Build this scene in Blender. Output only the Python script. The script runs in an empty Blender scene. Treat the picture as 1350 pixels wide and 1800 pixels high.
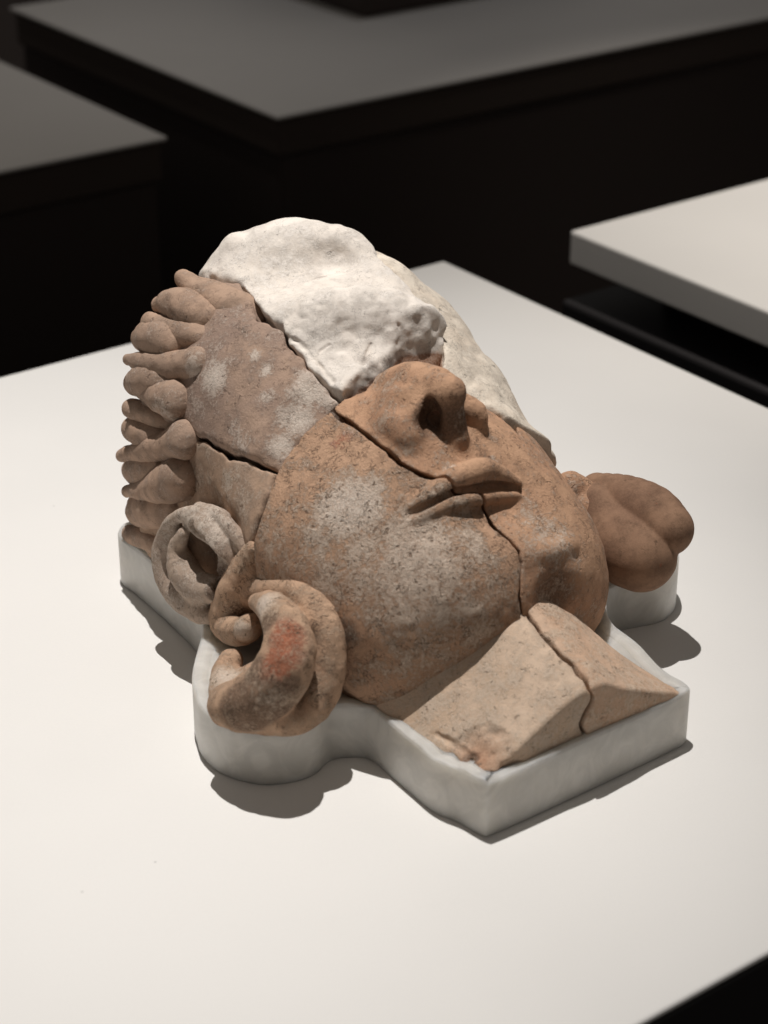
import bpy, math, time
import numpy as np
T0 = time.time()
VOX = 0.72          # sculpting grid in millimetres
RNG = np.random.RandomState(7)

# ------------------------------------------------------------------ camera
F = 3553.0; TH = math.radians(27.25); DIST = 1.08
CAM = np.array([0.0, -DIST*math.cos(TH), DIST*math.sin(TH)])
RT = np.array([1.0, 0, 0]); FW = np.array([0, math.cos(TH), -math.sin(TH)]); UP = np.array([0, math.sin(TH), math.cos(TH)])
sc = bpy.context.scene
cd = bpy.data.cameras.new('camera'); cam = bpy.data.objects.new('camera', cd); sc.collection.objects.link(cam)
cam.location = CAM.tolist(); cam.rotation_euler = (math.pi/2-TH, 0, 0)
cd.sensor_fit = 'VERTICAL'; cd.sensor_height = 36; cd.sensor_width = 27; cd.lens = 36*F/1800
cd.clip_start = 0.05; cd.clip_end = 60
cd.dof.use_dof = True; cd.dof.focus_distance = 0.93; cd.dof.aperture_fstop = 10
sc.camera = cam
# ------------------------------------------------------------------ light and exposure
sc.view_settings.view_transform = 'Standard'; sc.view_settings.look = 'None'
sc.view_settings.exposure = 0; sc.view_settings.gamma = 1
world = bpy.data.worlds.new("World"); sc.world = world; world.use_nodes = True
bg = world.node_tree.nodes['Background']; bg.inputs[0].default_value = (1.0, 0.94, 0.875, 1); bg.inputs[1].default_value = 0.12

def lamp(name, loc, target, energy, size_deg, blend, radius, col):
    l = bpy.data.lights.new(name, 'SPOT'); l.energy = energy; l.spot_size = math.radians(size_deg); l.spot_blend = blend
    l.shadow_soft_size = radius; l.color = col
    o = bpy.data.objects.new(name, l); sc.collection.objects.link(o); o.location = loc
    d = np.array(target, float)-np.array(loc, float)
    az = math.atan2(d[1], d[0]); el = math.acos(max(-1, min(1, -d[2]/np.linalg.norm(d))))
    o.rotation_euler = (0, -el, az) if False else (el, 0, az-math.pi/2)
    return o
lamp('spot_lamp', (-0.11, 0.12, 2.4), (-0.18, -0.12, 0), 252, 30, 1.0, 0.012, (1, 0.972, 0.94))
lamp('far_spot_lamp', (0.22, 0.12, 2.2), (0.48, 0.5, 0), 175, 30, 1.0, 0.02, (1, 0.94, 0.87))
lamp('back_spot_lamp', (0.1, 1.3, 2.2), (0.05, 1.15, 0), 18, 34, 1.0, 0.03, (0.92, 0.95, 1.0))
lamp('back_left_spot_lamp', (-0.6, 0.8, 2.2), (-0.5, 0.72, 0), 22, 34, 1.0, 0.03, (1, 0.96, 0.9))

# ------------------------------------------------------------------ frames: head frame (mm): U across, V towards the crown, W up
AZ = math.radians(36.2)
O = np.array([.033, -.155, 0]); U = np.array([math.cos(AZ), math.sin(AZ), 0]); V = np.array([-math.sin(AZ), math.cos(AZ), 0])
def tow(q):
    q = np.asarray(q, float)/1000.; return O+q[..., :1]*U+q[..., 1:2]*V+q[..., 2:]*np.array([0, 0, 1.])
def toh(p):
    p = np.asarray(p, float)-O; return np.stack([p@U, p@V, p[..., 2]], -1)*1000
def ray(px, py):
    d = FW*F+RT*(px-675)-UP*(py-900); return d/np.linalg.norm(d)
def G(px, py, h=0.0):                       # point at height h (mm), world metres
    d = ray(px, py); return CAM+d*(h/1000.-CAM[2])/d[2]
def A(px, py, u):                           # point at across-coordinate u (mm), head frame
    d = ray(px, py); t = (u/1000.-(CAM-O)@U)/(d@U); return toh(CAM+d*t)

# ------------------------------------------------------------------ star-shaped base surface of the head
CN = np.array([-15., 20., 48.])
ctl = [A(*c) for c in [(905,1000,-20),(915,1050,-20),(850,900,-17),(830,868,-17),(835,800,-17),(800,775,-17),(660,740,-38),(600,695,-40),
 (520,405,6),(390,490,-35),(640,435,25),(690,480,28),(730,530,28),(775,600,25),(600,560,-9),(500,500,-20),
 (700,475,46),(800,560,56),(840,590,58),(865,650,57),(925,745,52),(930,760,52),(985,840,59),(1035,930,60),(1057,1060,52),
 (450,950,-92),(480,830,-76),(575,725,-47),(530,780,-62),(650,950,-67),(560,900,-78),(590,1100,-86),(590,1200,-82),(660,1250,-76),
 (760,1190,-60),(880,1095,-34),(750,1050,-61),(820,980,-44),(720,820,-42),(640,830,-55),(400,850,-84),(420,650,-62),(480,600,-48),
 (320,740,-78),(240,940,-78),(240,862,-80),(240,800,-78),(250,640,-72),(290,572,-63),(335,500,-48),(330,620,-68),(330,835,-82),(300,950,-84)]]
ctl += [np.array(q, float) for q in [(52,-44,28),(36,-60,40),(-15,60,5),(-15,0,8),(-15,150,8),(-15,175,60),(-15,172,110),(45,60,12),(45,0,14),(64,20,50),(66,60,60),(66,100,75),
 (50,150,90),(30,160,130),(52,140,40),(-70,60,14),(-60,0,12),(-45,165,130),(-15,-45,20),(30,-55,45),(10,-66,72),(28,-48,88),(0,-30,112),(42,-22,92),(20,0,120),(45,20,112),(35,38,122),(20,-34,104),(30,-62,62)]]
ctl = np.array(ctl)
cd_ = ctl-CN; cr = np.linalg.norm(cd_, axis=1); cu = cd_/cr[:, None]
def _phi(a, b): return np.sqrt(np.maximum(0, 2-2*(a@b.T))+1e-9)**3
n = len(cu); K = _phi(cu, cu)+np.eye(n)*0.012; Pm = np.hstack([np.ones((n, 1)), cu])
M_ = np.zeros((n+4, n+4)); M_[:n, :n] = K; M_[:n, n:] = Pm; M_[n:, :n] = Pm.T
sol = np.linalg.solve(M_, np.concatenate([cr, np.zeros(4)]))
NTH, NPH = 361, 721
th = np.linspace(0, np.pi, NTH); ph = np.linspace(-np.pi, np.pi, NPH)
tt, pp = np.meshgrid(th, ph, indexing='ij')
# pole along +-(1,.6,-.3) so that neither pole lies on the visible face
pz = np.array([.8, .55, -.25]); pz /= np.linalg.norm(pz); pxx = np.cross(pz, [0, 0, 1.]); pxx /= np.linalg.norm(pxx); pyy = np.cross(pz, pxx)
dirs = (np.sin(tt)*np.cos(pp))[..., None]*pxx+(np.sin(tt)*np.sin(pp))[..., None]*pyy+np.cos(tt)[..., None]*pz
dd = dirs.reshape(-1, 3)
RL = (_phi(dd, cu)@sol[:n]+np.hstack([np.ones((len(dd), 1)), dd])@sol[n:]).reshape(NTH, NPH).astype(np.float32)
def star_r(d):
    z = np.clip(d@pz, -1, 1); t = np.arccos(z)/np.pi*(NTH-1)
    p = (np.arctan2(d@pyy, d@pxx)+np.pi)/(2*np.pi)*(NPH-1)
    i = np.clip(t.astype(np.int32), 0, NTH-2); j = np.clip(p.astype(np.int32), 0, NPH-2); a = t-i; b = p-j
    return RL[i, j]*(1-a)*(1-b)+RL[i+1, j]*a*(1-b)+RL[i, j+1]*(1-a)*b+RL[i+1, j+1]*a*b
def f_star(p, off=0.):
    d = p-CN; r = np.linalg.norm(d, axis=-1)+1e-6; d = d/r[..., None]
    return (r-star_r(d)-off)*0.9
def S(px, py, off=0., lift=0.):             # where the pixel's ray meets the base surface (head frame)
    o = toh(CAM); d = ray(px, py); d = np.array([d@U, d@V, d[2]]); t = 700.
    best = (1e9, t)
    for _ in range(400):
        f = float(f_star((o+d*t)[None], off)[0])
        if f < best[0]: best = (f, t)
        if f < 0.05: break
        t += max(0.3, f*0.6)
        if t > 1500: t = best[1]; break
    q = o+d*t
    if lift:
        m = q-CN; q = q+m/np.linalg.norm(m)*lift
    return q

# ------------------------------------------------------------------ noise
NL = RNG.rand(64, 64, 64).astype(np.float32)*2-1
NR = np.linalg.qr(np.array([[.7, .5, .3], [-.4, .8, .2], [.1, -.5, .9]]))[0]
def noise(p, s):
    q = (p@NR)/s; i = np.floor(q).astype(np.int32); f = (q-i).astype(np.float32); f = f*f*(3-2*f); i &= 63; k = (i+1) & 63
    x0, y0, z0 = i[..., 0], i[..., 1], i[..., 2]; x1, y1, z1 = k[..., 0], k[..., 1], k[..., 2]; fx, fy, fz = f[..., 0], f[..., 1], f[..., 2]
    a = NL[x0, y0, z0]*(1-fx)+NL[x1, y0, z0]*fx; b = NL[x0, y1, z0]*(1-fx)+NL[x1, y1, z0]*fx
    c = NL[x0, y0, z1]*(1-fx)+NL[x1, y0, z1]*fx; d = NL[x0, y1, z1]*(1-fx)+NL[x1, y1, z1]*fx
    return (a*(1-fy)+b*fy)*(1-fz)+(c*(1-fy)+d*fy)*fz

# ------------------------------------------------------------------ distance-field pieces
def smin(a, b, k):
    h = np.clip(0.5+0.5*(b-a)/k, 0, 1); return b*(1-h)+a*h-k*h*(1-h)
def smax(a, b, k): return -smin(-a, -b, k)
def chain(p, pts, flat=None):
    """swept round shape through (x,y,z,r) points; Catmull-Rom smoothed"""
    P = np.array(pts, float)
    if len(P) > 2:
        Q = []
        E_ = np.vstack([2*P[0]-P[1], P, 2*P[-1]-P[-2]])
        for i in range(1, len(E_)-2):
            for t in (0, .33, .67):
                a, b, c, d = E_[i-1], E_[i], E_[i+1], E_[i+2]
                Q.append(0.5*((2*b)+(-a+c)*t+(2*a-5*b+4*c-d)*t*t+(-a+3*b-3*c+d)*t**3))
        Q.append(P[-1]); P = np.array(Q); P[:, 3] = np.maximum(P[:, 3], .3)
    out = None
    for a, b in zip(P[:-1], P[1:]):
        ab = b[:3]-a[:3]; h = np.clip(((p-a[:3])@ab)/(ab@ab+1e-9), 0, 1)
        v = p-a[:3]-h[..., None]*ab
        if flat is not None:
            nn, s = flat; w = v@nn; v = v+(w*(s-1))[..., None]*nn
        d = np.linalg.norm(v, axis=-1)-(a[3]+(b[3]-a[3])*h)
        out = d if out is None else np.minimum(out, d)
    return out
def ell(p, c, r, ax=None):
    q = p-np.asarray(c, float)
    if ax is not None: q = q@np.asarray(ax).T
    r = np.asarray(r, float); k = np.linalg.norm(q/r, axis=-1); return (k-1)*r.min()
def near(p, lo, hi):
    return np.all((p > lo) & (p < hi), axis=-1)

# ------------------------------------------------------------------ surface nets
def sculpt(f, lo, hi, vox):
    lo = np.array(lo, float); hi = np.array(hi, float); C4 = 4
    n4 = np.ceil((hi-lo)/(vox*C4)).astype(int)+1; N = n4*C4
    ax = [lo[k]+vox*C4*(np.arange(n4[k])+.5)-vox*.5 for k in range(3)]
    g = np.stack(np.meshgrid(*ax, indexing='ij'), -1).reshape(-1, 3)
    c = f(g).reshape(n4).astype(np.float32)
    act = np.abs(c) < vox*C4*1.35+2.0
    Fd = np.repeat(np.repeat(np.repeat(c, C4, 0), C4, 1), C4, 2)
    am = np.repeat(np.repeat(np.repeat(act, C4, 0), C4, 1), C4, 2)
    idx = np.argwhere(am)
    vals = np.empty(len(idx), np.float32)
    for s in range(0, len(idx), 600000):
        vals[s:s+600000] = f(lo+idx[s:s+600000]*vox)
    Fd[am] = vals
    Fd[0] = Fd[-1] = 1; Fd[:, 0] = Fd[:, -1] = 1; Fd[:, :, 0] = Fd[:, :, -1] = 1
    ins = Fd < 0
    cnt = np.zeros(np.array(Fd.shape)-1, np.uint8)
    for dx in (0, 1):
        for dy in (0, 1):
            for dz in (0, 1):
                cnt += ins[dx:Fd.shape[0]-1+dx, dy:Fd.shape[1]-1+dy, dz:Fd.shape[2]-1+dz]
    cells = np.argwhere((cnt > 0) & (cnt < 8))
    vid = -np.ones(cnt.shape, np.int32); vid[tuple(cells.T)] = np.arange(len(cells))
    acc = np.zeros((len(cells), 3)); num = np.zeros(len(cells))
    for axis in range(3):
        o1, o2 = [k for k in range(3) if k != axis]
        for s1 in (0, 1):
            for s2 in (0, 1):
                a = cells.copy(); a[:, o1] += s1; a[:, o2] += s2; b = a.copy(); b[:, axis] += 1
                fa = Fd[tuple(a.T)]; fb = Fd[tuple(b.T)]; m = (fa < 0) != (fb < 0)
                t = fa[m]/(fa[m]-fb[m]); q = a[m].astype(float); q[:, axis] += t
                acc[m] += q; num[m] += 1
    verts = lo+acc/num[:, None]*vox
    faces = []
    for axis in range(3):
        o1, o2 = (axis+1) % 3, (axis+2) % 3
        sl0 = [slice(None)]*3; sl1 = [slice(None)]*3; sl0[axis] = slice(0, -1); sl1[axis] = slice(1, None)
        a, b = ins[tuple(sl0)], ins[tuple(sl1)]; e = np.argwhere(a != b)
        e = e[(e[:, o1] > 0) & (e[:, o2] > 0)]
        flip = ins[tuple(e.T)]
        def cid(d1, d2):
            q = e.copy(); q[:, o1] += d1; q[:, o2] += d2; return vid[tuple(q.T)]
        q = np.stack([cid(-1, -1), cid(0, -1), cid(0, 0), cid(-1, 0)], -1)
        q[~flip] = q[~flip][:, ::-1]
        faces.append(q[(q >= 0).all(1)])
    return verts, np.concatenate(faces)

def link(name, verts, faces, mat, parent=None, smooth=True, attr=None):
    me = bpy.data.meshes.new(name); nv, nf = len(verts), len(faces)
    me.vertices.add(nv); me.vertices.foreach_set('co', np.asarray(verts, np.float32).ravel())
    me.loops.add(nf*4); me.loops.foreach_set('vertex_index', np.asarray(faces, np.int32).ravel())
    me.polygons.add(nf); me.polygons.foreach_set('loop_start', np.arange(0, nf*4, 4, dtype=np.int32))
    me.update(calc_edges=True); me.validate()
    if smooth: me.polygons.foreach_set('use_smooth', np.ones(nf, bool))
    if attr is not None:
        c = me.color_attributes.new('marks', 'FLOAT_COLOR', 'POINT'); c.data.foreach_set('color', attr.astype(np.float32).ravel())
    me.materials.append(mat)
    o = bpy.data.objects.new(name, me); sc.collection.objects.link(o)
    if parent is not None: o.parent = parent
    return o
ROOTS = {}
def hit(f, px, py, t=700.):
    o = toh(CAM); d = ray(px, py); d = np.array([d@U, d@V, d[2]])
    best = (1e9, t)
    for _ in range(900):
        h = float(f((o+d*t)[None])[0])
        if h < best[0]: best = (h, t)
        if h < .05 or t > 1400: break
        t += max(.15, h*.5)
    return o+d*best[1]
def clay(name, f, lo, hi, mat, parent, marks=(), vox=None, amp=.35, label=None, core=None):
    """sculpt a distance field given in the head frame (mm) and link it (metres, head frame via the root's transform)"""
    def g(p): return f(p)-noise(p, 9.)*amp-noise(p+31, 3.7)*amp*.45
    v, q = sculpt(g, lo, hi, vox or VOX)
    col = np.zeros((len(v), 4))
    if core is not None:      # raw clay on the broken faces, from a depth below the skin
        r_ = -f_star(v, core[0])+noise(v, 3.)*1.2; col[:, 3] = np.clip((r_-core[1])/1.6, 0, 1)*np.clip((core[2]-v[:, 1])/6, 0, 1)
    for ch, c, r, s in marks:    # 0 pale crust, 1 red pigment, 2 dark soil and painted shade, 3 raw clay
        d = np.linalg.norm((v-c)/np.asarray(r, float), axis=1); col[:, ch] = np.maximum(col[:, ch], s*np.clip(1.25-d, 0, 1))
    o = link(name, v/1000., q, mat, parent, True, col)
    if label: o['label'] = label
    return o

# ------------------------------------------------------------------ materials
def nodes(name):
    m = bpy.data.materials.new(name); m.use_nodes = True; nt = m.node_tree; return m, nt, nt.nodes['Principled BSDF']
def N(nt, t, **kw):
    x = nt.nodes.new(t)
    for k, v in kw.items(): setattr(x, k, v)
    return x
def texnoise(nt, co, scale, detail=4, rough=.55, dist=0):
    x = N(nt, 'ShaderNodeTexNoise'); x.inputs['Scale'].default_value = scale; x.inputs['Detail'].default_value = detail
    x.inputs['Roughness'].default_value = rough; x.inputs['Distortion'].default_value = dist; nt.links.new(co, x.inputs['Vector']); return x.outputs['Fac']
def ramp(nt, fac, a, b, smooth=True):
    x = N(nt, 'ShaderNodeMapRange'); x.interpolation_type = 'SMOOTHSTEP' if smooth else 'LINEAR'
    nt.links.new(fac, x.inputs[0]); x.inputs[1].default_value = a; x.inputs[2].default_value = b; return x.outputs[0]
def mixc(nt, fac, a, b, mode='MIX'):
    x = N(nt, 'ShaderNodeMix', data_type='RGBA', blend_type=mode)
    for v, s in ((fac, x.inputs['Factor']), (a, x.inputs['A']), (b, x.inputs['B'])):
        if isinstance(v, bpy.types.NodeSocket): nt.links.new(v, s)
        else: s.default_value = v if not isinstance(v, tuple) else (*v, 1)
    return x.outputs['Result']
def mth(nt, op, a, b=None, c=None):
    x = N(nt, 'ShaderNodeMath', operation=op)
    for i, v in enumerate((a, b, c)):
        if v is None: continue
        if isinstance(v, bpy.types.NodeSocket): nt.links.new(v, x.inputs[i])
        else: x.inputs[i].default_value = v
    return x.outputs[0]
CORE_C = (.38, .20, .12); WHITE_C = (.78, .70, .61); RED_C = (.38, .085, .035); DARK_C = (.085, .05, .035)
def clay_mat(name, base, base2, crust=.5, crustc=(.56, .46, .37), grit=.6, pits=.5, bump=.5, seed=0.):
    m, nt, b = nodes(name)
    tc = N(nt, 'ShaderNodeTexCoord'); mp = N(nt, 'ShaderNodeMapping'); nt.links.new(tc.outputs['Object'], mp.inputs['Vector'])
    mp.inputs['Location'].default_value = (seed, seed*.7, seed*.3); co = mp.outputs['Vector']
    at = N(nt, 'ShaderNodeVertexColor', layer_name='marks'); sp = N(nt, 'ShaderNodeSeparateColor'); nt.links.new(at.outputs['Color'], sp.inputs[0])
    big = texnoise(nt, co, 28, 3, .6); mid = texnoise(nt, co, 110, 5, .62); fine = texnoise(nt, co, 560, 6, .78); vf = texnoise(nt, co, 1100, 3, .7)
    c = mixc(nt, ramp(nt, big, .38, .64), base, base2)
    c = mixc(nt, mth(nt, 'MULTIPLY', ramp(nt, mid, .40, .66), .6), c, tuple(x*.62 for x in base2))
    c = mixc(nt, at.outputs['Alpha'], c, CORE_C)
    # dark brown soil caught in the surface, plus shade painted at nose and chin
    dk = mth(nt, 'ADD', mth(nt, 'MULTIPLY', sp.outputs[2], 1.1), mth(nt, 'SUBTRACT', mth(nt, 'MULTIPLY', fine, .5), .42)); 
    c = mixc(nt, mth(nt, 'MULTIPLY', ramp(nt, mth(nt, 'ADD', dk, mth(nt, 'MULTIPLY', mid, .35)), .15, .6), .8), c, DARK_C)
    # red pigment
    rd = mth(nt, 'ADD', sp.outputs[1], mth(nt, 'ADD', mth(nt, 'MULTIPLY', mth(nt, 'SUBTRACT', fine, .5), 2.6), mth(nt, 'MULTIPLY', mth(nt, 'SUBTRACT', mid, .5), 2.2)))
    c = mixc(nt, mth(nt, 'MULTIPLY', ramp(nt, rd, .45, .95), .85), c, RED_C)
    # pale flaky crust: islands of mid noise broken up by fine noise
    vo = N(nt, 'ShaderNodeTexVoronoi', feature='DISTANCE_TO_EDGE'); vo.inputs['Scale'].default_value = 520
    wv = N(nt, 'ShaderNodeVectorMath', operation='ADD'); nc = N(nt, 'ShaderNodeTexNoise'); nc.inputs['Scale'].default_value = 300; nt.links.new(co, nc.inputs['Vector'])
    sv = N(nt, 'ShaderNodeVectorMath', operation='SCALE'); sv.inputs['Scale'].default_value = .008; nt.links.new(nc.outputs['Color'], sv.inputs[0])
    nt.links.new(co, wv.inputs[0]); nt.links.new(sv.outputs[0], wv.inputs[1]); nt.links.new(wv.outputs[0], vo.inputs['Vector'])
    crk = ramp(nt, vo.outputs['Distance'], .0, .12)
    cr = mth(nt, 'ADD', mth(nt, 'ADD', mth(nt, 'MULTIPLY', mid, .9), mth(nt, 'MULTIPLY', fine, 1.25)), mth(nt, 'MULTIPLY', big, .5))
    cr = mth(nt, 'ADD', cr, mth(nt, 'MULTIPLY', sp.outputs[0], .5))
    lo_ = 1.74-crust*.6
    crm0 = ramp(nt, cr, lo_-.08, lo_+.20)
    crm = mth(nt, 'MULTIPLY', mth(nt, 'MULTIPLY', crm0, mth(nt, 'SUBTRACT', 1, at.outputs['Alpha'])), mth(nt, 'ADD', mth(nt, 'MULTIPLY', crk, .35), .65))
    cc = mixc(nt, sp.outputs[0], crustc, WHITE_C)
    c = mixc(nt, mth(nt, 'MULTIPLY', crm, .82), c, cc)
    # hair-thin curly cracks and lifted flakes
    ln = mth(nt, 'ABSOLUTE', mth(nt, 'SUBTRACT', texnoise(nt, co, 300, 4, .6, .6), .5))
    ln = mth(nt, 'MULTIPLY', ramp(nt, ln, .020, .005), ramp(nt, texnoise(nt, co, 150, 2, .5), .50, .60))
    ln = mth(nt, 'MULTIPLY', ln, grit*.9)
    c = mixc(nt, ln, c, tuple(x*.22 for x in base))
    # small dark pits and specks
    pv = N(nt, 'ShaderNodeTexVoronoi'); pv.inputs['Scale'].default_value = 330; nt.links.new(wv.outputs[0], pv.inputs['Vector'])
    pr = N(nt, 'ShaderNodeSeparateColor'); nt.links.new(pv.outputs['Color'], pr.inputs[0])
    pit = mth(nt, 'MULTIPLY', ramp(nt, pv.outputs['Distance'], .34, .16), ramp(nt, pr.outputs[0], 1-pits*.5, 1-pits*.5+.04))
    pit = mth(nt, 'MULTIPLY', pit, ramp(nt, mid, .35, .6))
    c = mixc(nt, mth(nt, 'MULTIPLY', pit, .75), c, tuple(x*.28 for x in base))
    c = mixc(nt, mth(nt, 'MULTIPLY', ramp(nt, vf, .3, .75), .3), c, tuple(min(1, x*1.25) for x in base), 'MIX')
    nt.links.new(c, b.inputs['Base Color']); b.inputs['Roughness'].default_value = .86; b.inputs['Specular IOR Level'].default_value = .18
    hgt = mth(nt, 'ADD', mth(nt, 'MULTIPLY', mid, .9), mth(nt, 'MULTIPLY', fine, .75*grit))
    hgt = mth(nt, 'ADD', hgt, mth(nt, 'MULTIPLY', crm, .10)); hgt = mth(nt, 'SUBTRACT', hgt, mth(nt, 'MULTIPLY', ln, .5)); hgt = mth(nt, 'SUBTRACT', hgt, mth(nt, 'MULTIPLY', pit, .7))
    hgt = mth(nt, 'ADD', hgt, mth(nt, 'MULTIPLY', mth(nt, 'MULTIPLY', crk, crm), .10*grit)); hgt = mth(nt, 'ADD', hgt, mth(nt, 'MULTIPLY', vf, .45*grit))
    bp = N(nt, 'ShaderNodeBump'); bp.inputs['Strength'].default_value = bump; bp.inputs['Distance'].default_value = .0015
    nt.links.new(hgt, bp.inputs['Height']); nt.links.new(bp.outputs[0], b.inputs['Normal'])
    return m
M_cheek = clay_mat('cheek clay', (.58, .365, .24), (.49, .295, .19), crust=.60, grit=1.0, pits=.8, bump=1., seed=1, crustc=(.74, .61, .49))
M_face = clay_mat('nose clay', (.56, .34, .215), (.47, .27, .17), crust=.54, grit=.8, pits=.5, bump=.7, seed=2)
M_temple = clay_mat('temple clay', (.42, .29, .215), (.31, .22, .175), crust=.52, grit=.7, pits=.25, bump=.65, seed=3, crustc=(.55, .45, .38))
M_lower = clay_mat('lower temple clay', (.47, .32, .225), (.38, .27, .20), crust=.55, grit=.6, pits=.3, bump=.55, seed=4, crustc=(.58, .48, .39))
M_lock = clay_mat('hair clay', (.45, .305, .22), (.34, .24, .18), crust=.48, grit=.6, pits=.25, bump=.55, seed=5, crustc=(.54, .44, .37))
M_ear = clay_mat('upper ear clay', (.46, .35, .27), (.38, .29, .23), crust=.62, grit=.7, pits=.4, bump=.6, seed=6, crustc=(.62, .53, .45))
M_ear2 = clay_mat('lower ear clay', (.60, .40, .27), (.52, .33, .22), crust=.62, grit=1.1, pits=.6, bump=.85, seed=7, crustc=(.6, .46, .34))
M_lobe = clay_mat('lobe clay', (.30, .18, .115), (.20, .115, .075), crust=.16, grit=.4, pits=.15, bump=.35, seed=8, crustc=(.24, .16, .12))
M_neck = clay_mat('neck clay', (.66, .50, .375), (.56, .40, .28), crust=.75, grit=.6, pits=.8, bump=.5, seed=9, crustc=(.60, .49, .39))
M_neck2 = clay_mat('far neck clay', (.66, .47, .34), (.57, .37, .25), crust=.72, grit=.7, pits=.7, bump=.6, seed=12, crustc=(.66, .53, .41))
M_plaster = clay_mat('white plaster', (.80, .73, .66), (.76, .68, .60), crust=.6, grit=.5, pits=.12, bump=.45, seed=10, crustc=(.82, .76, .70))
M_beige = clay_mat('cream plaster', (.78, .69, .58), (.68, .57, .46), crust=.6, grit=.6, pits=.2, bump=.55, seed=11, crustc=(.78, .70, .60))

# ------------------------------------------------------------------ terracotta head
head = bpy.data.objects.new('terracotta_head', None); sc.collection.objects.link(head)
head.location = O.tolist(); head.rotation_euler = (0, 0, AZ)
head['label'] = 'broken terracotta head lying face up in fragments, with hair locks, nose and white plaster brow'; head['category'] = 'sculpture'
FLOORW = 24.0   # the pocket floor of the display stand

def f_base(p):
    f = f_star(p)
    f = smax(f, (p[..., 2]*-1+FLOORW), 2.)
    f = smax(f, p[..., 1]-158, 4.)
    return f
def k(px, py, u, r): return (*A(px, py, u), r)
def s(px, py, lift, r): return (*S(px, py, 0, lift), r)
nose_ridge = [k(640,722,-19,6), k(675,690,-18,7.5), k(715,671,-17.5,8.6), k(760,678,-17,8.6), k(790,688,-17,7.4)]
nose_l = [k(645,735,-30,5), k(700,742,-32,8.5), k(722,765,-33,8)]
nose_l2 = [k(745,700,-24,4.5), k(728,728,-31,4.2), k(712,752,-35,4.5), k(722,775,-33,4.5), k(752,780,-28,4)]
nose_l3 = [k(665,715,-25,7), k(715,705,-25,8.5), k(745,700,-23,6)]
nose_r = [k(800,705,-6,5.5), k(832,725,-1,5.5), k(838,750,0,4.5)]
colum = [k(788,695,-17,6.2), k(795,735,-17,5.5), k(800,768,-17,6)]
lo_n = np.array([-110., -110, 20]); hi_n = np.array([110., 75, 200])
up_lip_l = [s(722,890,.2,2.2), s(755,873,1.3,3.8), s(795,845,2.,4.5)]
up_lip_r = [s(788,850,2.,4.2), s(822,838,3.2,5.6), s(858,834,2.8,5.0), s(905,852,.8,2.4)]
lo_lip = [s(730,913,-.8,2.), s(768,894,-.2,3.2), s(812,880,.7,3.8), s(855,874,.7,3.6), s(908,870,-.3,2.)]
sulc = [s(752,926,7.5,6.5), s(800,916,8.4,7.5), s(850,906,8.4,7.5), s(895,894,7.6,6.5)]
slit = [s(722,905,1.,1.3), s(758,885,1.6,1.7), s(795,869,2.4,2.), s(832,864,3,2.), s(872,856,2.4,2.1), s(912,860,.5,1.8)]
slit2 = [tuple(np.array(q[:3])+(CN-np.array(q[:3]))/np.linalg.norm(CN-np.array(q[:3]))*5)+(q[3]*.8,) for q in slit]
chin_b = S(900,960); hol = S(985,1050,0,13); ledge = [s(915,978,-1.5,3.5), s(955,970,-1,4), s(1005,958,-2,4)]
def f_face(p):
    f = f_base(p)
    m = near(p, lo_n-10, hi_n+10)
    q = p[m]; g = f[m]
    if len(q):
        g = smin(g, ell(q, chin_b-np.array([0, -9, 9]), (22, 15, 13)), 7)
        nm = near(q, A(740,720,-17)-50, A(740,720,-17)+50); q_, q, g_ = q, q[nm], g; g = g[nm]
        nz = smin(chain(q, nose_ridge), chain(q, nose_l), 4.5); nz = smin(nz, chain(q, nose_l3), 4); nz = smin(nz, chain(q, nose_r), 5); nz = smin(nz, chain(q, nose_l2), 2.5)
        nz = smin(nz, chain(q, colum), 3)
        g = smin(g, nz, 5)
        g = smax(g, -chain(q, [k(758,745,-27,4.6), k(756,730,-25.5,5.2), k(760,710,-24,4)]), 1.5)
        g_[nm] = g; q, g = q_, g_
        g = smin(g, chain(q, ledge), 4); g = smax(g, -ell(q, hol, (19, 16, 14)), 7)
        g = smax(g, -chain(q, sulc), 6)
        g = smin(g, chain(q, up_lip_l), 3); g = smin(g, chain(q, up_lip_r), 2.2); g = smin(g, chain(q, lo_lip), 2.5)
        g = smax(g, -np.minimum(chain(q, slit), chain(q, slit2)), 1.5)
        f[m] = g
    return f

# fragment outlines: directions from the head centre, flattened about one axis
AX0 = np.array([-.42, -.12, .9]); AX0 /= np.linalg.norm(AX0)
AX1 = np.cross(AX0, [0, 1., 0]); AX1 /= np.linalg.norm(AX1); AX2 = np.cross(AX0, AX1)
def flat2(p):
    d = p-CN; r = np.linalg.norm(d, axis=-1)+1e-6; z = np.clip((d@AX0)/r, -1, 1); a = np.arccos(z)
    x = d@AX1; y = d@AX2; h = np.sqrt(x*x+y*y)+1e-6
    return np.stack([a*x/h, a*y/h], -1), r
def poly_sd(q, P):
    """signed distance to closed polygon (negative inside)"""
    P = np.asarray(P); d = np.full(len(q), 1e9); ins = np.zeros(len(q), bool)
    for i in range(len(P)):
        a = P[i]; b = P[(i+1) % len(P)]; e = b-a; w = q-a
        t = np.clip((w@e)/(e@e+1e-12), 0, 1); v = w-t[:, None]*e; d = np.minimum(d, (v*v).sum(1))
        c = ((a[1] <= q[:, 1]) & (b[1] > q[:, 1])) | ((b[1] <= q[:, 1]) & (a[1] > q[:, 1]))
        if e[1] != 0:
            xs = a[0]+(q[:, 1]-a[1])/e[1]*e[0]; ins ^= c & (q[:, 0] < xs)
    d = np.sqrt(d); return np.where(ins, -d, d)
def P2(pts):
    out = []
    for t in pts:
        if len(t) == 2: q = S(*t)
        else: q = np.array(t, float)
        out.append(flat2(q[None])[0][0])
    return np.array(out)
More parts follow.
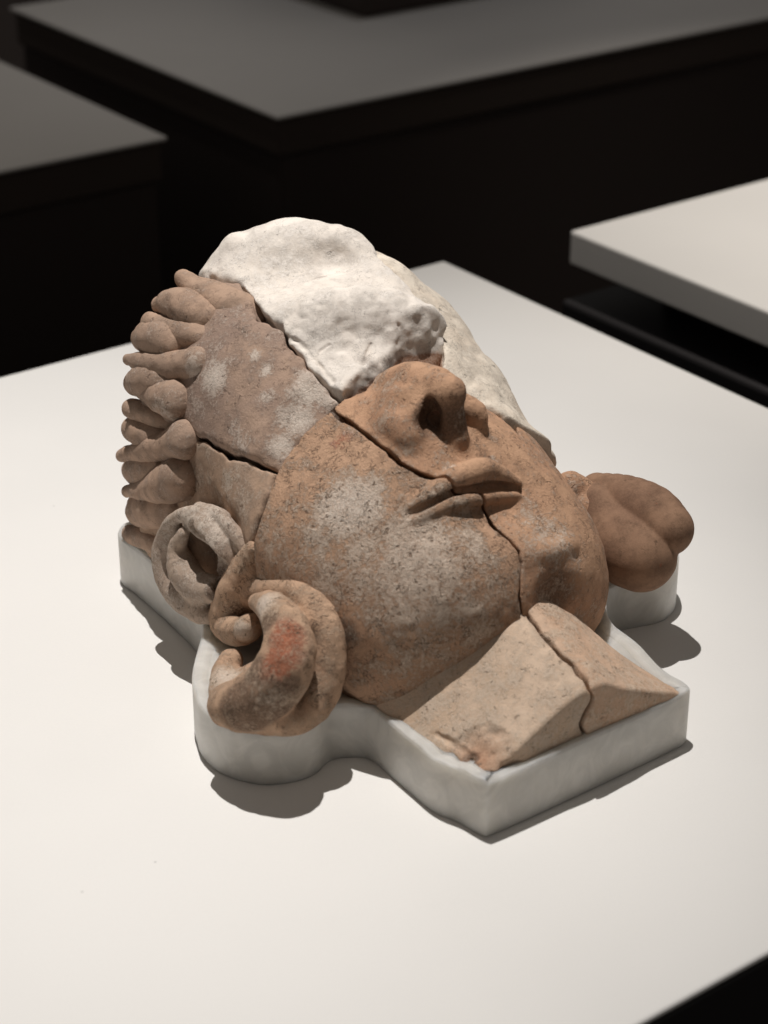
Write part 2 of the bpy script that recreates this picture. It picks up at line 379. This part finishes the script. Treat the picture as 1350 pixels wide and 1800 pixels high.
crack_nose = [(582,722),(612,742),(642,765),(672,789),(700,812),(727,826),(752,836),(780,846),(800,872)]
crack_chin = [(838,872),(858,902),(876,932),(893,952),(905,968),(912,990),(914,1020),(916,1052)]
edge_left = [(440,965),(452,925),(466,880),(484,835),(500,800),(530,762),(560,735)]
crack_side = [(318,748),(345,765),(372,782),(400,797),(435,806),(465,818),(488,828)]
edge_c_low = [(500,806),(530,766),(562,734),(585,712),(600,700)]
edge_white = [(452,560),(480,572),(502,585),(520,620),(545,650),(575,680),(600,700)]
white_low = [(600,700),(616,676),(648,655),(690,627),(735,610),(778,608)]
face_top = [(600,700),(640,684),(690,650),(740,634),(790,660),(822,706),(850,712),(885,736),(912,764)]
white_right = [(772,600),(757,570),(728,530),(702,500),(678,480),(655,452)]
P_cheek = P2(edge_left+crack_nose+crack_chin+[(-20,-72,40),(-20,-60,10),(-40,0,0),(-95,10,20),(-100,20,50)])
P_face = P2(crack_nose+crack_chin+[(-20,-72,40),(-20,-60,10),(20,-60,10),(60,-10,0),(90,30,20),(80,60,60)]+face_top[::-1])
P_temple = P2(crack_side+edge_c_low+edge_white[::-1]+[(430,500),(-45,175,160),(-75,190,120),(-90,160,95)])
P_lower = P2(crack_side+[(484,835),(466,880),(452,925),(440,965),(-100,20,50),(-95,10,20),(-70,100,0),(-60,190,20),(-95,180,80)])
P_white = P2(edge_white[1:]+white_low[1:]+white_right+[(30,160,175),(0,200,150),(-45,190,150),(430,500)])
P_cream = P2(white_right[::-1]+[(778,612),(776,650),(822,712),(850,716),(885,738),(912,764),(70,8,80),(90,40,70),(110,140,60),(60,190,100),(30,175,160)])
def cut(f, p, P, gap, rag=1.0, rmin=18., chip=0., under=0.):
    q, r = flat2(p)
    if rag: q = q+np.stack([noise(p, 4.), noise(p+77, 4.)], -1)*(rag*.6/90.)+np.stack([noise(p+11, 13.), noise(p+57, 13.)], -1)*(rag*1.0/90.)
    sd = poly_sd(q, P)*np.minimum(r, 130)*.92+gap
    if under: sd = sd+np.clip(-f_star(p)-.8, 0, 12)*under      # the break leans back under the skin
    return smax(smax(f, sd, .5+chip), rmin-r, 1)
W0, R1, D2 = 0, 1, 2
def mk(ch, px, py, r, st): return (ch, S(px, py), r, st)
cheek = clay('cheek_fragment', lambda p: cut(f_face(p), p, P_cheek, .9, rmin=30, under=.12), (-108, -85, 20), (5, 60, 145), M_cheek, head,
  [mk(W0,615,890,17,1.15), mk(W0,560,950,10,.6), mk(W0,655,865,9,.6), mk(W0,730,985,32,.5), mk(W0,820,960,16,.35), mk(R1,560,860,10,.25), mk(R1,700,860,12,.3), mk(W0,640,980,28,.35), mk(W0,760,1100,26,.35), mk(R1,600,775,9,.75), mk(R1,660,800,9,.35), mk(D2,610,1110,8,.5), mk(D2,715,1235,14,.35), mk(D2,590,1160,10,.4)],
  label='tan cheek and jaw fragment with a pale flaking crust')
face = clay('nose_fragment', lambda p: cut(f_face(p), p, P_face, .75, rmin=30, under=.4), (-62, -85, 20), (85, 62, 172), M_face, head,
  [mk(W0,805,665,7,.9), mk(W0,838,838,4,.7), mk(W0,795,826,4,.8), mk(W0,870,812,4,.6), (D2, A(793,735,-17), (9,10,17), 1.1), (D2, A(757,735,-26), 9, 1.2), (D2, A(795,785,-17), (6,6,4), .6), mk(W0,965,945,18,.45), mk(W0,1015,1000,12,.3), mk(W0,690,690,9,.4), mk(D2,980,1040,20,.55), mk(D2,850,815,12,.35), mk(R1,700,720,14,.25)],  # dark marks paint shade under the nose, in the nostril and chin hollow
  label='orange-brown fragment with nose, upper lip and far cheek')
# temple: lower front edge is a pale broken slope
tb = [S(*t) for t in ((470,812),(520,770),(560,735),(592,700))]
bed_t = [k(370,560,-48,10), k(325,585,-57,11.5), k(295,635,-66,12), k(290,690,-71,11), k(278,735,-75,10)]
bed_l = [k(275,795,-76,9), k(275,850,-77,11), k(282,920,-77,10), k(290,960,-78,9)]
tb_ = [(*S(*t), 0.01) for t in ((492,822),(505,806),(530,766),(562,734),(585,712),(600,700))]
def f_temple(p):
    f = f_star(p, 1.5); f = smax(f, FLOORW-p[..., 2], 2.); f = smax(f, p[..., 1]-152, 4.)
    f = smin(f, chain(p, bed_t), 6)
    ct = chain(p, tb_); f = f-1.8*np.clip(1.6-ct/24., 0, 1)+np.clip(1-ct/17., 0, 1)*6.
    return f+np.clip(noise(p, 16.), -1, 1)*.8
temple = clay('temple_fragment', lambda p: cut(f_temple(p), p, P_temple, .9, 1.6, 28, chip=2.5), (-100, 15, 60), (-10, 162, 170), M_temple, head,
  [mk(W0,545,690,11,1.), mk(W0,522,735,10,.9), mk(W0,498,785,8,.85), mk(W0,575,700,8,.7), mk(W0,380,665,9,.8), mk(W0,450,625,4,.9), mk(W0,470,655,4,.8), mk(R1,490,610,12,.15), mk(W0,470,700,5,.6), mk(W0,430,770,9,.4), mk(D2,400,740,12,.2), mk(D2,455,640,12,.15)],
  label='greyish brown temple fragment with whitish broken lower edge')
def f_low(p):
    f = f_star(p, 0.); f = smax(f, p[..., 1]-152, 4.); f = smin(f, chain(p, bed_l), 6); return smax(f, FLOORW-p[..., 2], 2.)
lower = clay('side_fragment', lambda p: cut(f_low(p), p, P_lower, .9, 1.4, 34, chip=1.5), (-108, -10, 20), (-20, 162, 125), M_lower, head,
  [mk(D2,470,880,7,.5), mk(D2,455,920,7,.5), mk(W0,400,860,10,.4)], label='greyish tan fragment below the temple carrying hair and upper ear')
wr1 = [s(430,455,1,12), s(520,425,-6,16), s(600,430,-6,13)]
wr2 = [s(560,570,0,14), s(650,565,2,14), s(740,585,2,11)]
wv1 = [s(480,515,11,9), s(540,490,9.5,9), s(600,480,9,8)]
white_cracks = []
def f_white(p):
    f = f_star(p, 3.0); f = smax(f, p[..., 1]-152, 6.)
    m = p[..., 2] > 60; q = p[m]; g = f[m]
    g = smin(g, chain(q, wr2), 12); g = smin(g, chain(q, wr1), 12)
    g = smax(g, -chain(q, wv1), 10)
    g += noise(q, 22.)*1.2-np.abs(noise(q+5, 14.))*1.5+(np.abs(noise(q+15, 9.))*1.3-np.abs(noise(q+35, 4.5))*.7)*np.clip((95-q[:, 1])/35, .1, .65)
    for ck in white_cracks: g = smax(g, -(chain(q, ck)+noise(q, 3.)*.5), .5)
    f[m] = g; return f
for path in ([(585,668),(570,650),(556,634),(562,618),(580,606)], [(640,640),(646,622),(652,604)], [(505,590),(530,604),(552,632)], [(700,604),(706,588),(700,570)]):
    hs = [hit(f_white, *q_) for q_ in path]; white_cracks.append([(*(h_-[0, 0, .2]), 1.0-.12*i) for i, h_ in enumerate(hs)])
white = clay('plaster_brow_fragment', lambda p: cut(f_white(p), p, P_white, -.3, 1.2, 60, chip=1.5), (-60, 20, 90), (60, 162, 190), M_plaster, head,
  [mk(D2,560,480,7,.42), mk(D2,545,470,6,.3), mk(D2,610,440,7,.25), mk(D2,640,640,7,.45), mk(D2,690,640,7,.5), mk(D2,585,640,5,.4), mk(D2,760,620,6,.5)], label='white plaster fragment filling the brow and forehead', amp=.6, core=(3., 4.5, 78))
def f_cream(p):
    f = f_star(p, 2.); f = smax(f, p[..., 1]-150, 5.)
    q = p@np.array([[.8,.6,0],[-.6,.8,0],[0,0,1.]]); return f+noise(q, 17.)*2.4-np.abs(noise(q+9, 11.))*1.6
cream = clay('cream_fragment', lambda p: cut(f_cream(p), p, P_cream, .8, 1.3, 55, chip=2), (10, 5, 60), (95, 162, 175), M_beige, head,
  [mk(D2,880,690,7,.3), mk(D2,760,560,6,.35)], label='pale cream plaster fragment behind the white brow', amp=.5, core=(2., 5., 75))

# neck, two halves split by the same crack
def f_neck(p):
    u, v, w = p[..., 0], p[..., 1], p[..., 2]
    du = u+20
    jw = np.clip((v+112)/52, 0, 1.3); ridge = 50+jw*23; pe = 1.15+.6*jw
    tl = np.clip(-du/(50.+5*jw), -.5, 1.4); tr = du/56.
    roof_l = (w-(26.5+(ridge-26.5)*(1-np.sign(tl)*np.abs(tl)**pe)))/1.15
    roof_r = (w-(26.5+(ridge-26.5)*(1-np.sign(tr)*np.abs(tr)**(pe-.05))+2.5*np.exp(-((du-9)/9)**2)*np.clip((-v-85)/20, 0, 1)))/1.12
    f = smax(roof_l, roof_r, 7.)
    f = smax(f, -(v+111.0), 1.5)
    f = smax(f, FLOORW-w, 1.); f = smax(f, -(u+71+4*jw), 1.5); f = smax(f, u-37, 1.5); f = smax(f, v+30, 1.)
    return f
ncr = np.array([(-19., -60), (-19.5, -70), (-20.5, -80), (-19, -92), (-17.5, -99), (-17, -108), (-18.5, -120)])
def crack_u(p):
    w = np.interp(-p[..., 1], -ncr[:, 1], ncr[:, 0]); return w+1.6*np.sin((50-p[..., 2])*.3)*np.clip((50-p[..., 2])/4, 0, 1)+(p[..., 2]-50)*.12+noise(p, 5.)*.9
chip_line = [hit(f_neck, *q) for q in ((766,1290),(788,1303),(808,1314),(827,1328),(845,1317),(872,1304))]
chip_d = hit(f_neck, 825, 1356); chip_b = chip_line[3]
def neck_chip(p, f):
    e = np.linalg.norm((p-chip_d-np.array([5., 1, 0]))/np.array([21., 15, 16]), axis=-1)
    f = f+np.clip((1.05-e)*4, 0, 1)*(1.7+noise(p, 5.)*1.2+noise(p, 2.3)*.6)
    g = chain(p, [(*h_, r_) for h_, r_ in zip(chip_line, (.9, 1.6, 2., 3., 1.8, .8))])+noise(p, 3.)*.6
    return smax(f, -g, .5)
neck_l = clay('neck_fragment', lambda p: neck_chip(p, smax(f_neck(p), p[..., 0]-crack_u(p)+.55, 1.)), (-82, -120, 20), (-10, -28, 84), M_neck, head,
  [(D2, chip_b-[0,0,2.5], 4., 1.1), (3, chip_d+[5,1,0], (19,13,14), 1.), (R1, chip_d+[-6,2,0], 12, .35), (D2, chip_d+[-8,6,0], 7, .5)], label='pale cream neck fragment with a chipped front corner', amp=.25)
neck_r = clay('neck_fragment', lambda p: smax(f_neck(p)-1.0, crack_u(p)-p[..., 0]+.55, 1.), (-30, -120, 20), (44, -28, 84), M_neck2, head,
  [(R1, A(1140,1185,20), 18, .3), (R1, A(1000,1120,-2), 10, .25)], label='orange tinted neck fragment on the far side', amp=.3)

# ------------------------------------------------------------------ hair locks
def lock(parent, pts, label=None, mat=None, amp=.75, flat=None, marks=()):
    P_ = [k(*t) for t in pts]; a = np.array(P_); lo = (a[:, :3]-a[:, 3:]-3).min(0); hi = (a[:, :3]+a[:, 3:]+3).max(0)
    return clay('hair_lock', lambda p: chain(p, P_, flat), lo, hi, mat or M_lock, parent, marks, amp=amp)
SCL = 1/3.3
LK_T = [[(445,560,-39,7),(420,548,-42,9.3),(380,530,-46,9),(345,508,-49,6.5),(322,490,-51,4.8)],
 [(395,580,-50,6.5),(350,556,-56,9.6),(312,534,-60,8),(283,537,-60,4.6),(292,537,-40,4)],
 [(385,603,-55,7),(345,592,-61,8.3),(300,580,-66,6.5),(266,567,-67,5),(272,567,-45,4)],
 [(335,615,-63,6),(300,600,-68,9.5),(268,594,-69,9),(254,598,-60,6),(268,598,-40,5)],
 [(352,640,-67,8.5),(312,645,-71,8.3),(270,638,-75,6.8),(227,632,-78,3.2)],
 [(310,670,-73,6),(275,667,-76,9),(247,671,-77,7.5),(236,674,-66,4.6),(250,674,-45,4)],
 [(312,703,-77,10),(286,697,-78,8),(252,688,-79,4)],
 [(300,745,-78,3.5),(265,728,-80,6),(232,719,-82,5)],
 [(290,770,-79,6),(257,758,-80,8.5),(236,754,-76,6),(242,754,-55,5)]]
LK_L = [[(326,773,-81,9.3),(292,784,-82,7.5),(250,794,-83,5.5),(214,801,-84,3.4)],
 [(290,822,-80,7),(257,824,-80,9.3),(240,826,-77,7),(246,826,-55,6)],
 [(322,838,-83,10.8),(297,850,-84,9.8),(257,860,-85,5.8),(224,863,-86,2.8)],
 [(320,895,-80,9),(272,893,-80,11),(250,898,-76,8),(258,898,-52,7)],
 [(290,958,-84,5),(260,946,-83,6),(230,940,-82,4.6)]]
for L in LK_T: lock(temple, L, marks=[mk(W0,305,715,9,.9), mk(W0,350,650,8,.6), mk(W0,320,590,6,.4)])
for L in LK_L: lock(lower, L)

# ------------------------------------------------------------------ ears
ue_rim = [k(392,912,-88,3.6), k(345,900,-93,3.2), k(304,914,-97,3), k(280,952,-99,2.8), k(282,1000,-100,2.8), k(308,1048,-100,3), k(345,1080,-100,3.6), k(370,1085,-99,3.6)]
ue_front = [k(335,908,-92,4), k(368,928,-93,7.5), k(392,960,-93,8.2), k(402,998,-93,7.5), k(408,1020,-92,6)]
ue_anti = [k(322,938,-98,3), k(312,966,-99,5), k(325,1005,-99,7.6), k(350,1032,-98,7.5), k(383,1038,-97,6)]
ue_rope = [k(350,893,-88,3), k(382,906,-90,3.6), k(410,934,-90,3.8), k(430,966,-89,3.6)]
ue_back = []
a = np.array(ue_rim+ue_front); lo = a[:, :3].min(0)-14; hi = a[:, :3].max(0)+16
def f_uear(p):
    f = smin(chain(p, ue_rim), chain(p, ue_front), 3); f = smin(f, chain(p, ue_anti), 2.5)
    f = smin(f, chain(p, [k(318,958,-81,10), k(335,945,-78,11), k(345,985,-77,15), k(358,1025,-78,15), k(372,1055,-84,10)]), 2)
    f = smin(f, chain(p, [k(314,930,-94,4), k(298,968,-95,7), k(303,1010,-96,8), k(328,1050,-97,8), k(357,1068,-97,6.5)]), 3)
    f = smax(f, -chain(p, [k(338,930,-99,3.5), k(360,962,-99,6), k(382,1002,-99,6.5), k(390,1030,-97,4)]), 1.5)
    f = smax(f, -chain(p, [k(372,905,-97,.8), k(398,928,-98,1.8), k(418,960,-98,2)]), 1)
    f = smin(f, chain(p, ue_rope), 1)
    return f
ear_u = clay('ear_helix', f_uear, lo, hi, M_ear, lower, [(D2, hit(f_uear, 402,1018), 7, 1.), (D2, hit(f_uear, 378,1045), 6, .8), (W0, A(380,940,-92), 12, .5), (W0, A(330,900,-94), 12, .4)], amp=.5)
le_rim = [k(430,1055,-90,4), k(470,1036,-90,6), k(520,1043,-90,7), k(562,1085,-91,7.6), k(578,1140,-93,7.6), k(572,1195,-97,7.8), k(550,1240,-104,8), k(512,1262,-113,8)]
le_in = [k(452,1058,-100,4.), k(482,1070,-104,7.5), k(505,1112,-110,9.8), k(502,1165,-117,12), k(470,1215,-124,12.5), k(434,1236,-129,12), k(403,1238,-132,9.5)]
le_arm = [k(447,965,-90,4), k(436,1000,-90,8), k(420,1040,-92,10), k(398,1085,-95,8.5), k(398,1105,-98,6), k(415,1113,-101,5.5), k(436,1106,-104,5.5)]
le_knob = [k(400,1098,-99,5), k(425,1108,-103,5.5), k(440,1098,-104,4.5)]
le_base = [k(402,1160,-115,4.5), k(396,1190,-121,6), k(400,1225,-127,7.5), k(440,1255,-124,9), k(500,1262,-118,8)]
a = np.array(le_rim+le_in+le_arm+le_base); lo = a[:, :3].min(0)-15; hi = a[:, :3].max(0)+15
def f_lear(p):
    f = smin(chain(p, le_rim), chain(p, le_in), 1.2); f = smin(f, chain(p, le_base), 3); f = smin(f, chain(p, le_arm), 4); f = smin(f, chain(p, le_knob), 3)
    f = smin(f, chain(p, [k(408,1162,-112,5), k(400,1192,-117,7), k(420,1215,-116,9), k(470,1190,-108,9), k(500,1180,-84,10)]), 4)
    f = smax(f, -chain(p, [k(552,1105,-108,1.), k(556,1150,-110,2.2), k(547,1195,-114,2.8), k(526,1235,-120,2.2)]), 1.5)
    f = smax(f, -chain(p, [k(434,985,-99,1.5), k(441,1003,-99,1.3)]), .8)
    return smax(f, 25.5-p[..., 2], 1.)
ear_l = clay('ear_lobe', f_lear, lo, hi, M_ear2, cheek, [(R1, hit(f_lear, 503,1118), (11,11,13), 1.3), (R1, hit(f_lear, 488,1160), (11,11,12), 1.3), (R1, hit(f_lear, 470,1190), 7, .8),
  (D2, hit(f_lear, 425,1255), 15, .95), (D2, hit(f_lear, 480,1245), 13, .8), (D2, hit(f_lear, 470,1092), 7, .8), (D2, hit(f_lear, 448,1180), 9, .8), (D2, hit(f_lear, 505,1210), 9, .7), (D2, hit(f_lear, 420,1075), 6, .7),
  (W0, hit(f_lear, 462,1062), 8, 1.), (W0, hit(f_lear, 425,1112), 6, 1.), (W0, hit(f_lear, 396,1188), 9, .9), (W0, hit(f_lear, 470,1225), 8, .4)], amp=.6)

# far ear lobes (a fragment of its own)
fl1 = [k(1046,890,78,11), k(1072,928,80,16.5), k(1104,960,80,18.5), k(1126,977,80,17)]
fl2 = [k(1050,862,88,8.5), k(1098,881,90,12.5), k(1142,905,92,14.5), k(1172,930,92,12.6)]
a = np.array(fl1+fl2); lo = a[:, :3].min(0)-24; hi = a[:, :3].max(0)+24
def f_flobe(p):
    f = smin(chain(p, fl1), chain(p, fl2), 1.)
    return smax(f, 27-p[..., 2], 1.)
clay('far_ear_lobe', f_flobe, lo, hi, M_lobe, head, [], amp=.15, label='dark brown two-lobed ear fragment beyond the jaw')
st = [k(1002,858,70,8), k(1018,874,74,9.5), k(1026,895,72,9)]
a = np.array(st); lo = a[:, :3].min(0)-16; hi = a[:, :3].max(0)+16
clay('far_ear_root', lambda p: chain(p, st), lo, hi, M_face, face, [])
print('sculpted', round(time.time()-T0, 1))

# ------------------------------------------------------------------ helpers for hard things
def obj(name, verts, faces, mat, parent=None, bevel=0, seg=2, smooth=False):
    me = bpy.data.meshes.new(name); me.from_pydata([tuple(map(float, v)) for v in verts], [], faces); me.materials.append(mat)
    o = bpy.data.objects.new(name, me); sc.collection.objects.link(o)
    if parent is not None: o.parent = parent
    if bevel:
        b = o.modifiers.new('bevel', 'BEVEL'); b.width = bevel; b.segments = seg; b.limit_method = 'ANGLE'
    if smooth:
        for p in me.polygons: p.use_smooth = True
    return o
def prism(name, ring, z0, z1, mat, parent=None, bevel=0, seg=2):
    n = len(ring); v = [(x, y, z0) for x, y in ring]+[(x, y, z1) for x, y in ring]
    f = [tuple(range(n))[::-1], tuple(range(n, 2*n))]+[(i, (i+1) % n, n+(i+1) % n, n+i) for i in range(n)]
    return obj(name, v, f, mat, parent, bevel, seg)
def empty(name, loc, label, cat):
    o = bpy.data.objects.new(name, None); sc.collection.objects.link(o); o.location = loc; o['label'] = label; o['category'] = cat; return o

# ------------------------------------------------------------------ display stand
pts = [(43,-290),(129,-225),(132.5,-220),(132,-216)]
for q in ((1160,1172),(1110,1120),(1069,1097)): g = G(*q, 27)*1000; pts.append((g[0], g[1]))
pts += [(104,-136),(108,-127),(119,-122.5),(133,-118),(140,-110),(143.5,-100),(143,-86),(136,-70),(122,-58),(104,-50),(80,-30),(40,10),(10,25),(-20,20),(-75,-20),(-110,-52),(-130,-66),(-132.5,-72),(-131,-80),(-124,-88),
 (-104,-118),(-85,-150),(-82,-170),(-84,-195),(-84,-212),(-81,-224),(-79,-232),(-72,-243),(-62,-250),(-49,-254),(-35,-250),(-28,-244),(-25,-237),(-21,-233),(-9,-232),(-4,-236),(3,-247),(11,-259),(18,-270),(24,-275.5),(30,-279),(36,-285.5),(40,-289)]
def smooth_ring(P, it=2):
    P = np.array(P, float)/1000
    for _ in range(it):
        Q = np.roll(P, -1, 0); P = np.stack([P*.75+Q*.25, P*.25+Q*.75], 1).reshape(-1, 2)
    return P
ring = smooth_ring(pts)
nr = np.roll(ring, -1, 0)-np.roll(ring, 1, 0); nr = np.stack([nr[:, 1], -nr[:, 0]], 1); nr /= np.linalg.norm(nr, axis=1)[:, None]
wob = 1+0*ring[:, :1]
m_st, nt, b = nodes('frosted acrylic')
tc = N(nt, 'ShaderNodeTexCoord'); co = tc.outputs['Object']
cl = texnoise(nt, co, 60, 4, .6, 1.5); cf = texnoise(nt, co, 700, 3, .6)
nt.links.new(mixc(nt, ramp(nt, cl, .35, .7), (.66, .63, .58), (.78, .745, .69)), b.inputs['Base Color'])
b.inputs['Subsurface Weight'].default_value = 1.0; b.inputs['Subsurface Radius'].default_value = (1, .95, .88); b.inputs['Subsurface Scale'].default_value = .012
nt.links.new(mth(nt, 'ADD', mth(nt, 'MULTIPLY', cl, .25), .30), b.inputs['Roughness']); b.inputs['Transmission Weight'].default_value = .2; b.inputs['IOR'].default_value = 1.42
bp = N(nt, 'ShaderNodeBump'); bp.inputs['Strength'].default_value = .2; bp.inputs['Distance'].default_value = .0008
nt.links.new(mth(nt, 'ADD', cl, mth(nt, 'MULTIPLY', cf, .12)), bp.inputs['Height']); nt.links.new(bp.outputs[0], b.inputs['Normal'])
H = .0275
lv = [(0, .0006), (.0009, .0), (H-.0015, .0), (H-.0003, .0004), (H, .0010), (H, .0042), (H-.0006, .006), (H-.0012, .0068)]
nn = len(ring); vs = []; fs = []
for i, (z, ins_) in enumerate(lv):
    zz = np.full(nn, z)
    if i >= 3: zz = z+np.array([.0006*math.sin(j*.37)+.0004*math.sin(j*1.1+2) for j in range(nn)])
    R_ = ring-nr*ins_; vs += [(R_[j, 0], R_[j, 1], zz[j]) for j in range(nn)]
for i in range(len(lv)-1):
    fs += [(i*nn+j, i*nn+(j+1) % nn, (i+1)*nn+(j+1) % nn, (i+1)*nn+j) for j in range(nn)]
fs.append(tuple(range(nn))[::-1]); fs.append(tuple(range((len(lv)-1)*nn, len(lv)*nn)))
stand = obj('display_stand', vs, fs, m_st, smooth=False)
for p in stand.data.polygons:
    if len(p.vertices) == 4: p.use_smooth = True
for e_ in stand.data.edges:
    a_, b_ = e_.vertices
    if a_//nn == b_//nn and a_//nn in (2, 3, 4, 5): e_.use_edge_sharp = True
stand['label'] = 'translucent white frosted stand cradling the terracotta head, cut to its outline'; stand['category'] = 'display stand'

# ------------------------------------------------------------------ plinths
def paint(name, col, rough=.5, bump=.06, spots=True):
    m, nt, b = nodes(name); tc = N(nt, 'ShaderNodeTexCoord'); co = tc.outputs['Object']
    a = texnoise(nt, co, 6, 3, .5); f = texnoise(nt, co, 900, 3, .6)
    c = mixc(nt, ramp(nt, a, .35, .7), col, tuple(x*.965 for x in col))
    if spots:
        pv = N(nt, 'ShaderNodeTexVoronoi'); pv.inputs['Scale'].default_value = 34; nt.links.new(co, pv.inputs['Vector'])
        ps = N(nt, 'ShaderNodeSeparateColor'); nt.links.new(pv.outputs['Color'], ps.inputs[0])
        c = mixc(nt, mth(nt, 'MULTIPLY', mth(nt, 'MULTIPLY', ramp(nt, pv.outputs['Distance'], .024, .014), ramp(nt, ps.outputs[0], .68, .70)), .55), c, tuple(x*.45 for x in col))
        c = mixc(nt, mth(nt, 'MULTIPLY', ramp(nt, f, .4, .7), .05), c, tuple(x*.7 for x in col))
    nt.links.new(c, b.inputs['Base Color']); b.inputs['Roughness'].default_value = rough; b.inputs['Specular IOR Level'].default_value = .3
    bp = N(nt, 'ShaderNodeBump'); bp.inputs['Strength'].default_value = bump; bp.inputs['Distance'].default_value = .0005
    nt.links.new(f, bp.inputs['Height']); nt.links.new(bp.outputs[0], b.inputs['Normal'])
    return m
M_white = paint('white painted board', (.79, .768, .738), .42, .14); M_band = paint('brown painted edge', (.05, .036, .029), .8, .05, False); M_black = paint('black painted base', (.022, .02, .021), .55, .05, False)
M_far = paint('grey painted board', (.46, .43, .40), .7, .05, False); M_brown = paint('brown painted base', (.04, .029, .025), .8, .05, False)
U2 = np.array([math.cos(math.radians(36.5)), math.sin(math.radians(36.5))]); V2 = np.array([-U2[1], U2[0]])
def rect(c, a0, a1, b0, b1):                # corner c, extents along the two plinth directions
    c = np.asarray(c)[:2]; return [tuple(c+U2*a+V2*b_) for a, b_ in ((a0, b0), (a1, b0), (a1, b1), (a0, b1))]
def plinth(corner, la, lb, sa, sb, slab, recess, mt, mb, label, inset=.0, drop=.8, band=None):
    """corner = a top corner; the slab runs la along +-U2 and lb along +-V2"""
    a0, a1 = (0, la) if sa > 0 else (-la, 0); b0, b1 = (0, lb) if sb > 0 else (-lb, 0)
    e = empty('display_plinth', (0, 0, 0), label, 'plinth')
    prism('top_slab', rect(corner, a0, a1, b0, b1), -slab, 0, mt, e, .0022, 3)
    if recess: prism('recessed_neck', rect(corner, a0+.05, a1-.05, b0+.05, b1-.05), -slab-recess, -slab, mb, e)
    i = inset; bt = -slab-recess
    if band: prism('edge_band', rect(corner, a0+i, a1-i, b0+i, b1-i), bt-.035, bt, band, e, .003, 2); bt -= .035; i += .004
    prism('base', rect(corner, a0+i, a1-i, b0+i, b1-i), -drop, bt, mb, e, .003, 2)
    return e
c0 = G(780, 458)
near_ = G(1350, 1674.4)                      # a point of the front edge
w_ = abs((near_-c0)[:2]@V2)
plinth(c0, .80, w_, -1, -1, .0022*1.6, 0, M_white, M_black, 'large white plinth top with a black base under the terracotta head', inset=.0008)
c1 = G(1002, 405)
e = plinth(c1, .6, .5, 1, -1, .026, .028, M_white, M_black, 'smaller white plinth with thick top over a black base at upper right', inset=-.003)
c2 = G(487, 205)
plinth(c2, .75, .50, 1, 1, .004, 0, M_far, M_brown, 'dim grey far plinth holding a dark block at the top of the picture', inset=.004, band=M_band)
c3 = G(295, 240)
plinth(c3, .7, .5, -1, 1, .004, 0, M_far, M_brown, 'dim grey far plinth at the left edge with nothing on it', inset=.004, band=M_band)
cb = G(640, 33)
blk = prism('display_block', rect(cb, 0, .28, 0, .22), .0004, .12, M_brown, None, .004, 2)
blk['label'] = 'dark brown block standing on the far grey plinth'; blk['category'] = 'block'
m_fl = paint('dark floor', (.06, .043, .037), .85, .05, False)
fl = obj('floor', [(-30, -30, -.8), (30, -30, -.8), (30, 30, -.8), (-30, 30, -.8)], [(0, 1, 2, 3)], m_fl); fl['kind'] = 'structure'
print('done', round(time.time()-T0, 1))
